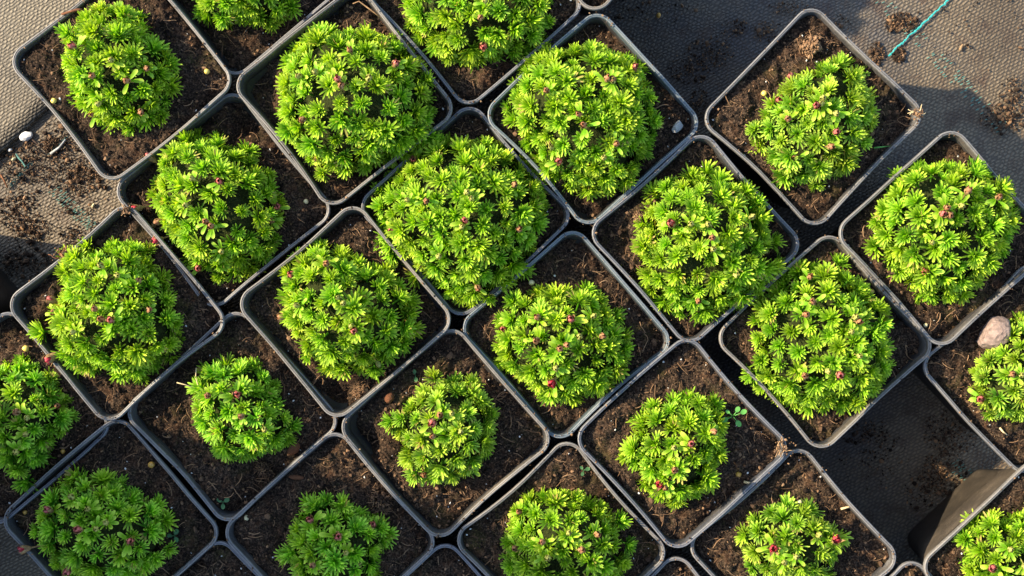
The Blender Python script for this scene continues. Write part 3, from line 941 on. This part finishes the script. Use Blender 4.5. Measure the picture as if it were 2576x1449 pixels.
plant('b3', [(460,1000),(480,940),(520,920),(570,905),(640,892),(665,940),(700,970),(710,1020),(735,1070),(735,1110),(700,1145),(620,1170),(540,1160),(515,1110),(480,1070)],
      'small ' + L + 'with a single red bud, lower left', 'leaf_deep', [(594,993,'r')], seed=12)
plant('b4', [(1235,915),(1245,850),(1245,800),(1280,745),(1330,720),(1420,715),(1500,718),(1540,770),(1585,850),(1590,900),(1550,960),(1500,1005),(1390,1025),(1330,990),(1250,935)],
      L + 'with many red-brown buds, below and right of the centre plant', 'leaf', [(1353,800,'b'),(1436,805,'r'),(1268,828,'r'),(1352,855,'b'),(1408,877,'b'),(1512,846,'b'),(1392,960,'R')], seed=13)
plant('b5', [(1585,660),(1600,590),(1630,500),(1650,440),(1730,420),(1830,425),(1900,450),(1940,520),(1960,600),(1975,680),(1910,740),(1860,780),(1770,800),(1690,800),(1650,740),(1600,700)],
      'big round ' + L + 'right of the centre plant, few buds', 'leaf', [(1692,565,'r'),(1618,620,'b'),(1889,547,'s'),(1757,755,'b')], seed=14)
plant('b6', [(1890,900),(1900,770),(1955,690),(2010,655),(2100,652),(2130,680),(2160,700),(2180,745),(2245,740),(2265,800),(2230,870),(2265,890),(2250,960),(2200,1010),(2130,1050),(2050,1030),(1970,1040),(1900,960)],
      'ragged ' + L + 'beside the gap of bare mat on the right', 'leaf', [(2037,698,'b'),(2026,791,'b'),(2027,944,'b'),(2112,940,'r'),(2161,895,'s')], seed=15)
plant('b7', [(962,1060),(1020,1010),(1070,960),(1130,935),(1190,960),(1225,1000),(1260,1050),(1250,1090),(1245,1150),(1210,1190),(1140,1220),(1060,1215),(1000,1160),(1000,1110)],
      'small pale ' + L + 'in the pot with a dark hollow, below centre', 'leaf_pale', [(1089,1060,'r'),(1090,1096,'b'),(1066,1192,'b'),(1185,1175,'s')], seed=16)
plant('b8', [(1543,1150),(1590,1090),(1600,1040),(1660,1000),(1720,990),(1790,1000),(1840,1040),(1825,1100),(1835,1150),(1800,1210),(1790,1240),(1730,1280),(1640,1265),(1600,1200)],
      'small ' + L + 'with a tiny seedling at its upper right', 'leaf', [(1741,1117,'r'),(1664,1214,'R'),(1700,1181,'b')], seed=17)
plant('b9', [(1857,1360),(1880,1310),(1930,1285),(2000,1260),(2050,1285),(2080,1310),(2140,1360),(2130,1420),(2100,1470),(1950,1480),(1880,1440)],
      'small pale ' + L + 'with two red buds at the bottom edge', 'leaf_pale', [(1947,1376,'R'),(2098,1361,'R')], spacing=0.0071, seed=18)
plant('c1', [(2442,1030),(2460,960),(2450,920),(2510,870),(2540,800),(2600,780),(2680,820),(2700,930),(2670,1030),(2600,1080),(2540,1060),(2480,1050)],
      L + 'cut by the right edge beside the large pinkish stone', 'leaf_pale', [(2469,1003,'r'),(2548,942,'b')], spacing=0.0072, seed=19)
plant('c2', [(2425,1420),(2430,1340),(2470,1295),(2560,1290),(2650,1280),(2720,1380),(2700,1480),(2600,1540),(2480,1500)],
      L + 'in the bottom right corner of the picture', 'leaf', [(2500,1427,'r')], seed=20)
plant('c5', [(1255,1360),(1285,1300),(1300,1250),(1360,1230),(1430,1225),(1470,1260),(1530,1255),(1560,1300),(1590,1370),(1590,1440),(1540,1500),(1400,1520),(1280,1480),(1260,1420)],
      L + 'with small brown buds, at the bottom edge right of middle', 'leaf', [(1308,1288,'b'),(1500,1343,'b'),(1366,1363,'b'),(1297,1377,'b'),(1377,1402,'s')], seed=21)
plant('c6', [(700,1390),(730,1290),(770,1250),(860,1250),(920,1290),(995,1320),(985,1370),(960,1420),(950,1480),(850,1510),(740,1480)],
      L + 'with three red buds, at the bottom edge left of middle', 'leaf_deep', [(782,1309,'r'),(849,1349,'r'),(931,1335,'r')], seed=22)
plant('c9', [(68,1330),(100,1240),(150,1190),(210,1190),(265,1182),(300,1220),(350,1245),(410,1290),(420,1350),(415,1410),(350,1460),(250,1490),(150,1470),(100,1420)],
      'shaded deep ' + L + 'in the bottom left corner of the picture', 'leaf_deep', [(125,1284,'r'),(200,1333,'r'),(326,1361,'r'),(171,1433,'r'),(67,1380,'R')], seed=23)
plant('d1', [(-60,1000),(-30,900),(30,885),(80,920),(130,950),(160,990),(180,1050),(150,1110),(100,1150),(75,1215),(20,1220),(-50,1150)],
      'shaded deep ' + L + 'cut by the left edge', 'leaf_deep', [(40,1135,'s'),(117,1030,'b')], seed=24)

# ------------------------------------------------------------------ small things on the soil and the mat
def rock_mesh(name, seed, sub, mat, amp=0.25, smooth=False, sx=(1, 1, 1)):
    import bmesh
    g = random.Random(seed)
    bm = bmesh.new()
    bmesh.ops.create_icosphere(bm, subdivisions=sub, radius=1)
    planes = [(Vector((g.gauss(0, 1), g.gauss(0, 1), g.gauss(0, 1))).normalized(), g.uniform(.62, .95)) for _ in range(9)]
    for v in bm.verts:
        n = v.co.normalized()
        d = 1.0
        for pn, pd in planes:
            c = n.dot(pn)
            if c > .05: d = min(d, pd / c * (1 - amp) + amp * 1.0)
        d *= 1 + amp * g.uniform(-.12, .12)
        v.co = Vector((n.x * d * sx[0], n.y * d * sx[1], n.z * d * sx[2]))
    me = bpy.data.meshes.new(name)
    bm.to_mesh(me); bm.free()
    if smooth: me.polygons.foreach_set('use_smooth', np.ones(len(me.polygons), dtype=bool))
    me.materials.append(mat)
    return me

def on(key, u, v, lift=0.0):
    """point under a photo spot: on the soil of a pot or on the mat (key None)"""
    z = RIM - 0.01 if key else 0.0
    for _ in range(4):
        p = P(u, v, z)
        z = (POTS[key]['soil'](p.x, p.y) if key else 0.0)
    p.z = z + lift
    return p

def granule(key, u, v, dpx, mat, label, seed):
    p = on(key, u, v)
    r = dpx / 2 * (H - p.z) * S0
    g = random.Random(seed)
    o = link('fertilizer_granule', rock_mesh('fertilizer_granule', seed, 2, M[mat], 0.75, True), None, (p.x, p.y, p.z + r * 0.75), None, (r * g.uniform(.95, 1.1), r * g.uniform(.9, 1.05), r * .95))
    o.rotation_euler = (0, 0, g.uniform(0, 6))
    tag(o, label, 'granule', 'fertilizer granules lying on the soil')
F = 'fertilizer granule '
granule('a1', 522, 181, 15, 'granule', 'yellow ' + F + 'at the right corner of the top left pot', 1)
granule('a1', 137, 254, 14, 'granule', 'yellow ' + F + 'left of the top left plant', 2)
granule('a9', 771, 507, 13, 'granule_pale', 'pale ' + F + 'right of the plant with stalked pink buds', 3)
granule('b4', 1337, 711, 16, 'granule_pale', 'pale ' + F + 'at the upper edge of the many-budded plant', 4)
granule('a6', 1921, 236, 15, 'granule', 'pale yellow ' + F + 'in the free-standing top right pot', 5)
granule('b6', 2192, 733, 13, 'granule', 'yellow ' + F + 'above the ragged plant near the bare mat gap', 6)
granule('a7', 2327, 818, 12, 'granule_pale', 'pale ' + F + 'at the bottom corner of the right edge pot', 7)
granule('d1', 67, 876, 17, 'granule', 'yellow ' + F + 'above the plant cut by the left edge', 8)
granule('d1', 161, 1135, 13, 'granule_orange', 'tan ' + F + 'right of the plant cut by the left edge', 9)
granule('c9', 383, 1168, 18, 'granule_orange', 'large orange ' + F + 'in the bottom left pot', 10)
granule('c9', 65, 1288, 12, 'granule_orange', 'small tan ' + F + 'at the left corner of the bottom left pot', 11)
granule('c6', 622, 1301, 15, 'granule_pale', 'pale ' + F + 'at the left corner of the bottom pot left of middle', 12)
granule('b9', 2010, 1262, 14, 'granule_pale', 'cream ' + F + 'touching the top of the bottom edge plant with two buds', 13)
granule('b8', 1857, 1193, 15, 'granule_orange', 'mossy tan ' + F + 'right of the small plant with a seedling', 14)
granule(None, 1656, 40, 13, 'granule_orange', 'orange ' + F + 'lying on the mat at the top', 15)

def lump(name, key, u, v, du, dv, hgt, ang, mat, label, cat, seed, amp=0.3, sub=3, smooth=False):
    p = on(key, u, v)
    s = (H - p.z) * S0
    n = 260
    d = rng.normal(0, 1, (n, 3)); d /= np.linalg.norm(d, axis=1)[:, None]
    d[:, 2] = np.abs(d[:, 2])
    lum = 1 + 0.22 * np.sin(d[:, 0] * 4 + seed) * np.cos(d[:, 1] * 5 + seed)
    pts = d * lum[:, None] * rng.uniform(.75, 1.0, (n, 1)) * np.array([du / 2 * s, dv / 2 * s, hgt * .62])
    r = min(du, dv) * s
    lo, hi = (.6, .985) if mat == 'fibre_lump' else (.15, .72)
    v1, f1, t1 = crumbs_geo(pts, rng.uniform(.035, .085, n) * r, rng.uniform(lo, hi, n))
    v2, f2, t2 = fibres_geo(pts[:60] * 1.03, rng.uniform(.15, .4, 60) * r, rng.uniform(.0001, .00025, 60), rng.uniform(.7, .985, 60))
    o = link(name, mesh(name, np.concatenate([v1, np.array(v2)]), [tuple(q) for q in f1.tolist()] + [tuple(i + len(v1) for i in q) for q in f2], M['crumb'], False, {'tone': np.concatenate([t1, np.array(t2)])}), None, p)
    o.rotation_euler = (0, 0, math.radians(ang))
    tag(o, label, cat)
def stone(name, key, u, v, du, dv, hgt, ang, mat, label, cat, seed, amp=0.3, sub=3, smooth=False):
    p = on(key, u, v)
    s = (H - p.z) * S0
    o = link(name, rock_mesh(name, seed, sub, M[mat], amp, smooth), None, (p.x, p.y, p.z + hgt * 0.3), None, (du / 2 * s, dv / 2 * s, hgt / 2))
    o.rotation_euler = (0.1, 0.05, math.radians(ang))
    tag(o, label, cat)
stone('stone_chip', None, 68, 343, 36, 25, 0.005, 25, 'stone_white', 'white stone chip on the mat at the left edge', 'stone', 31, 0.06, 2)
stone('stone_chip', 'a5', 1703, 319, 42, 24, 0.006, 50, 'stone_grey', 'white flaky stone chip in the blue-rimmed upper pot', 'stone', 32, 0.06, 3)
stone('stone', 'c1', 2492, 838, 96, 78, 0.020, 40, 'stone_pink', 'large pinkish brown stone in the pot at the right edge', 'stone', 33, 0.22, 4, False)
lump('peat_lump', 'b3', 668, 1183, 46, 30, 0.009, -35, 'lump', 'dark crumbly peat lump below the small lower left plant', 'peat lump', 34, 0.6, 3)
lump('peat_lump', 'c6', 958, 1262, 62, 54, 0.012, 10, 'lump', 'round brown peat lump above the bottom plant left of middle', 'peat lump', 35, 0.7, 3, True)
lump('peat_lump', 'a6', 2040, 118, 58, 50, 0.011, 30, 'fibre_lump', 'sunlit orange fibrous peat lump in the top right pot', 'peat lump', 36, 0.7, 3)
lump('peat_lump', 'b5', 1606, 548, 26, 34, 0.007, 10, 'fibre_lump', 'small orange-brown peat lump left of the big round plant', 'peat lump', 37, 0.7, 3)
lump('peat_lump', 'b1', 905, 985, 40, 28, 0.006, 20, 'fibre_lump', 'rusty peat lump at the bottom of the loose plant pot', 'peat lump', 38, 0.7, 3)
stone('bark_chip', 'a7', 2416, 766, 18, 15, 0.004, 10, 'bark', 'small red bark chip below the right edge plant', 'bark chip', 39, 0.5, 2)
stone('bark_chip', 'c6', 745, 1200, 44, 12, 0.003, -5, 'bark', 'flat red-brown bark chip in the shade, bottom left of middle', 'bark chip', 40, 0.4, 2)
stone('bark_chip', 'b3', 740, 1130, 44, 26, 0.003, 45, 'bark', 'dull flat bark chip at the right of the small lower left plant', 'bark chip', 41, 0.4, 2)
stone('bark_chip', 'b7', 980, 1000, 30, 24, 0.006, 60, 'bark', 'rust-red bark chip at the upper left of the small pale plant', 'bark chip', 42, 0.6, 2)
stone('bark_chip', None, 2417, 120, 22, 7, 0.0015, 62, 'bark_light', 'thin orange bark chip on the open mat, top right', 'bark chip', 43, 0.4, 2)
stone('bark_chip', None, 235, 517, 14, 8, 0.002, 60, 'granule_pale', 'pale green leaf scrap on the dirty mat', 'leaf scrap', 44, 0.5, 2)
stone('bark_chip', 'c5', 1456, 1236, 16, 18, 0.004, 0, 'bark_light', 'round tan bark chip above the brown-budded bottom plant', 'bark chip', 45, 0.6, 2)

def tube_mesh(name, paths, mat, sides=6):
    vv, ff = [], []
    for pts, r0, r1 in paths:
        b = len(vv)
        n = len(pts)
        for i, p in enumerate(pts):
            p = Vector(p)
            d = (Vector(pts[min(i + 1, n - 1)]) - Vector(pts[max(i - 1, 0)])).normalized()
            s = d.cross(Vector((0, 0, 1)))
            s = s.normalized() if s.length > 1e-5 else Vector((1, 0, 0))
            t = s.cross(d)
            r = r0 + (r1 - r0) * i / (n - 1)
            for k in range(sides):
                a = k / sides * 6.2832
                vv.append(p + (s * math.cos(a) + t * math.sin(a)) * r)
        for i in range(n - 1):
            for k in range(sides):
                ff.append((b + i * sides + k, b + i * sides + (k + 1) % sides, b + (i + 1) * sides + (k + 1) % sides, b + (i + 1) * sides + k))
        ff.append(tuple(b + k for k in reversed(range(sides)))); ff.append(tuple(b + (n - 1) * sides + k for k in range(sides)))
    return mesh(name, [tuple(v) for v in vv], ff, mat)

def twig(name, key, pts_uv, r0, r1, mat, label, cat, lift=0.001, rim=False):
    pts = []
    for (u, v) in pts_uv:
        p = P(u, v, POTS[key]['z'] + 0.0006) if rim else on(key, u, v, lift + r0)
        pts.append(p)
    o0 = pts[0].copy()
    o = link(name, tube_mesh(name, [([p - o0 for p in pts], r0, r1)], M[mat]), None, o0)
    tag(o, label, cat)
twig('twig', 'a1', [(155, 36), (175, 30), (192, 25), (206, 25)], 0.0006, 0.0009, 'bark', 'brown twig stub at the upper edge of the top left pot', 'twig', rim=True)
twig('twig', 'a3', [(890, 14), (905, 8), (925, 22), (962, 50)], 0.0003, 0.0005, 'bark_light', 'thin curled twig at the upper corner of the wide plant pot', 'twig', 0.004)
twig('straw_piece', 'b9', [(2113, 1279), (2128, 1275), (2145, 1272)], 0.0007, 0.0004, 'straw', 'pale straw piece by the rim of the bottom edge pot', 'straw')
twig('straw_piece', 'b8', [(1870, 1211), (1885, 1214), (1901, 1214)], 0.0008, 0.0006, 'straw', 'pale straw piece in the pot with the seedling', 'straw')
twig('straw_piece', 'c1', [(2512, 1075), (2520, 1085), (2530, 1093)], 0.0006, 0.0004, 'straw', 'tan straw piece in the pot at the right edge', 'straw')
twig('dry_straw', 'b3', [(460, 958), (480, 963), (505, 972)], 0.0003, 0.0003, 'straw', 'dry grass stem left of the small lower left plant', 'stem', 0.012)
twig('dry_straw', 'b3', [(508, 922), (507, 945), (514, 970)], 0.0003, 0.0003, 'straw', 'dry upright grass stem above the small lower left plant', 'stem', 0.012)
twig('green_sprig', 'a6', [(2195, 373), (2215, 371), (2236, 369)], 0.0005, 0.0003, 'seedling', 'short green grass blade at the right of the top right plant', 'grass', 0.002)

twig('twig', None, [(84, 352), (100, 366), (118, 382)], 0.0005, 0.0003, 'lump', 'dark twig on the dirty mat beside the white stone chip', 'twig')
twig('twig', None, [(60, 436), (76, 428), (92, 418)], 0.0006, 0.0003, 'lump', 'dark curved twig across the dirty mat, left edge', 'twig')
twig('twig', None, [(4, 440), (14, 456), (22, 474)], 0.0006, 0.0004, 'bark', 'brown twig at the very left edge on the dirty mat', 'twig')
twig('bark_strip', None, [(330 * .3333 + 20, 388), (152, 372), (168, 352)], 0.0009, 0.0006, 'stone_grey', 'frayed pale strip on the mat by the top left pot', 'strip')
stone('stone_chip', None, 27, 378, 12, 9, 0.003, 10, 'stone_white', 'tiny white stone chip left of the larger one on the mat', 'stone', 61, 0.06, 2)
stone('stone_chip', None, 36, 400, 14, 10, 0.003, 30, 'granule_pale', 'tiny yellowish chip on the dirty mat by the teal thread', 'stone', 62, 0.06, 2)
lump('peat_lump', None, 130, 362, 40, 30, 0.006, 20, 'lump', 'black peat lump on the mat beside the top left pot', 'peat lump', 63)

def seedling(key, u, v, leaves, label, lift=0.004):
    sm = M['seedling'] if lift > 0.003 else M['seedling_dim']
    """leaves: (azimuth deg, stalk, leaf radius)"""
    p = on(key, u, v)
    e = empty('seedling', p)
    tag(e, label, 'seedling')
    st = []
    for az, l, r in leaves:
        a = math.radians(az)
        d = Vector((math.cos(a), math.sin(a), 0))
        st.append(([Vector((0, 0, -0.001)), Vector((0, 0, lift * .7)) + d * l * .3, Vector((0, 0, lift)) + d * l], 0.0003, 0.00025))
    link('stem', tube_mesh('stem', st, sm, 5), e)
    for az, l, r in leaves:
        a = math.radians(az)
        d = Vector((math.cos(a), math.sin(a), 0)); s = Vector((-d.y, d.x, 0))
        vv = [Vector((0, 0, lift - .0003)) + d * (l + r)]
        for k in range(12):
            t = k / 12 * 6.2832
            vv.append(Vector((0, 0, lift + .0002 * math.cos(2 * t))) + d * (l + r + r * 1.1 * math.cos(t)) + s * r * 0.85 * math.sin(t))
        ff = [(0, 1 + k, 1 + (k + 1) % 12) for k in range(12)]
        link('leaf', mesh('leaf', [tuple(x) for x in vv], ff, sm), e)
seedling('b8', 1842, 1046, [(60, .003, .0016), (25, .0045, .0017), (-55, .003, .0018), (200, .0035, .0018), (140, .003, .0012)], 'tiny round-leaved seedling beside the small plant, lower right of centre')
seedling('b4', 1567, 845, [(30, .001, .0015), (150, .001, .0016), (270, .0012, .0016)], 'tiny dark seedling right of the many-budded plant', 0.002)
seedling('b7', 1045, 944, [(100, .001, .0012), (280, .001, .0013)], 'tiny two-leaved seedling above the small pale plant', 0.002)
seedling('c9', 440, 1346, [(60, .001, .0016), (180, .001, .0014), (300, .001, .0015)], 'tiny seedling right of the bottom left plant', 0.002)
seedling('b3', 563, 1262, [(30, .001, .0015), (150, .001, .0014), (270, .001, .0014)], 'tiny grey-green seedling at the bottom corner of the small plant pot', 0.002)
seedling('a2', 728, 12, [(70, .0006, .0019), (250, .004, .0010)], 'single round seedling leaf at the top edge', 0.004)
seedling('c5', 1468, 1182, [(20, .001, .0013), (130, .001, .0010), (250, .001, .0011)], 'tiny pale seedling at the top corner of the brown-budded plant pot', 0.002)

# peat and root bits caught on two rim corners
def clump(key, u, v, n, spread, label, mat):
    c = P(u, v, POTS[key]['z'] + 0.0005)
    e = empty('root_clump', c)
    tag(e, label, 'roots')
    paths = []
    g = random.Random(int(u))
    for _ in range(n):
        a = g.uniform(0, 6.28)
        p = Vector((g.uniform(-1, 1) * spread * .5, g.uniform(-1, 1) * spread * .5, g.uniform(0, .001)))
        pts = [p]
        for k in range(4):
            a += g.uniform(-.7, .7)
            p = p + Vector((math.cos(a), math.sin(a), g.uniform(-.15, .15))) * spread * .28
            pts.append(p)
        paths.append((pts, 0.00032, 0.00018))
    link('root', tube_mesh('root', paths, M[mat], 5), e)
    m = 60
    v_, f_, t_ = crumbs_geo(np.stack([rng.normal(0, spread * .45, m), rng.normal(0, spread * .45, m), rng.uniform(0, .0012, m)], 1), rng.uniform(.0002, .0008, m), rng.uniform(.4, .97, m))
    o = link('peat_crumbs', mesh('peat_crumbs', v_, f_, M['crumb'], False, {'tone': t_}), e)
    o['kind'] = 'stuff'
clump('a6', 2306, 288, 5, 0.0036, 'pale root tuft caught on the corner of the top right pot', 'straw')
clump('b8', 1968, 1125, 7, 0.006, 'reddish roots and crumbs on the rim corner beside the gap', 'bark_light')
clump('b2', 318, 528, 4, 0.003, 'few crumbs and roots where three rims meet on the left', 'bark_light')
clump('b2', 160, 635, 6, 0.006, 'brown peat crumbs on the upper rim of the left pot', 'bark')

# ------------------------------------------------------------------ an unseen blocker added left of the picture to shade the lower left corner
def sun_blocker():
    # its right end throws the shade line that runs from the left edge to the bottom edge
    base = P(-420, 800, 0.0)
    d = Vector((math.cos(SUN_AZ), -math.sin(SUN_AZ), 0))
    n = Vector((-d.y, d.x, 0))
    e = empty('shade_blocker', (base.x, base.y, 0))
    e.rotation_euler = (0, 0, math.atan2(-n.y, -n.x))
    tag(e, 'added sun blocker of boards left of the pots, outside the picture, for shade', 'sun_blocker')
    def box(name, x0, x1, y0, y1, z0, z1):
        vv = [(x, y, z) for z in (z0, z1) for y in (y0, y1) for x in (x0, x1)]
        ff = [(0, 2, 3, 1), (4, 5, 7, 6), (0, 1, 5, 4), (2, 6, 7, 3), (0, 4, 6, 2), (1, 3, 7, 5)]
        link(name, mesh(name, vv, ff, M['wood'], False), e)
    for k in range(4):
        box('blocker_plank', 0.004 * (k % 2), 0.9, -0.010, 0.010, 0.002 + k * 0.112, 0.112 + k * 0.112)
    for x in (0.06, 0.84):
        box('blocker_post', x, x + 0.04, -0.034, -0.0105, 0.0, 0.46)
sun_blocker()
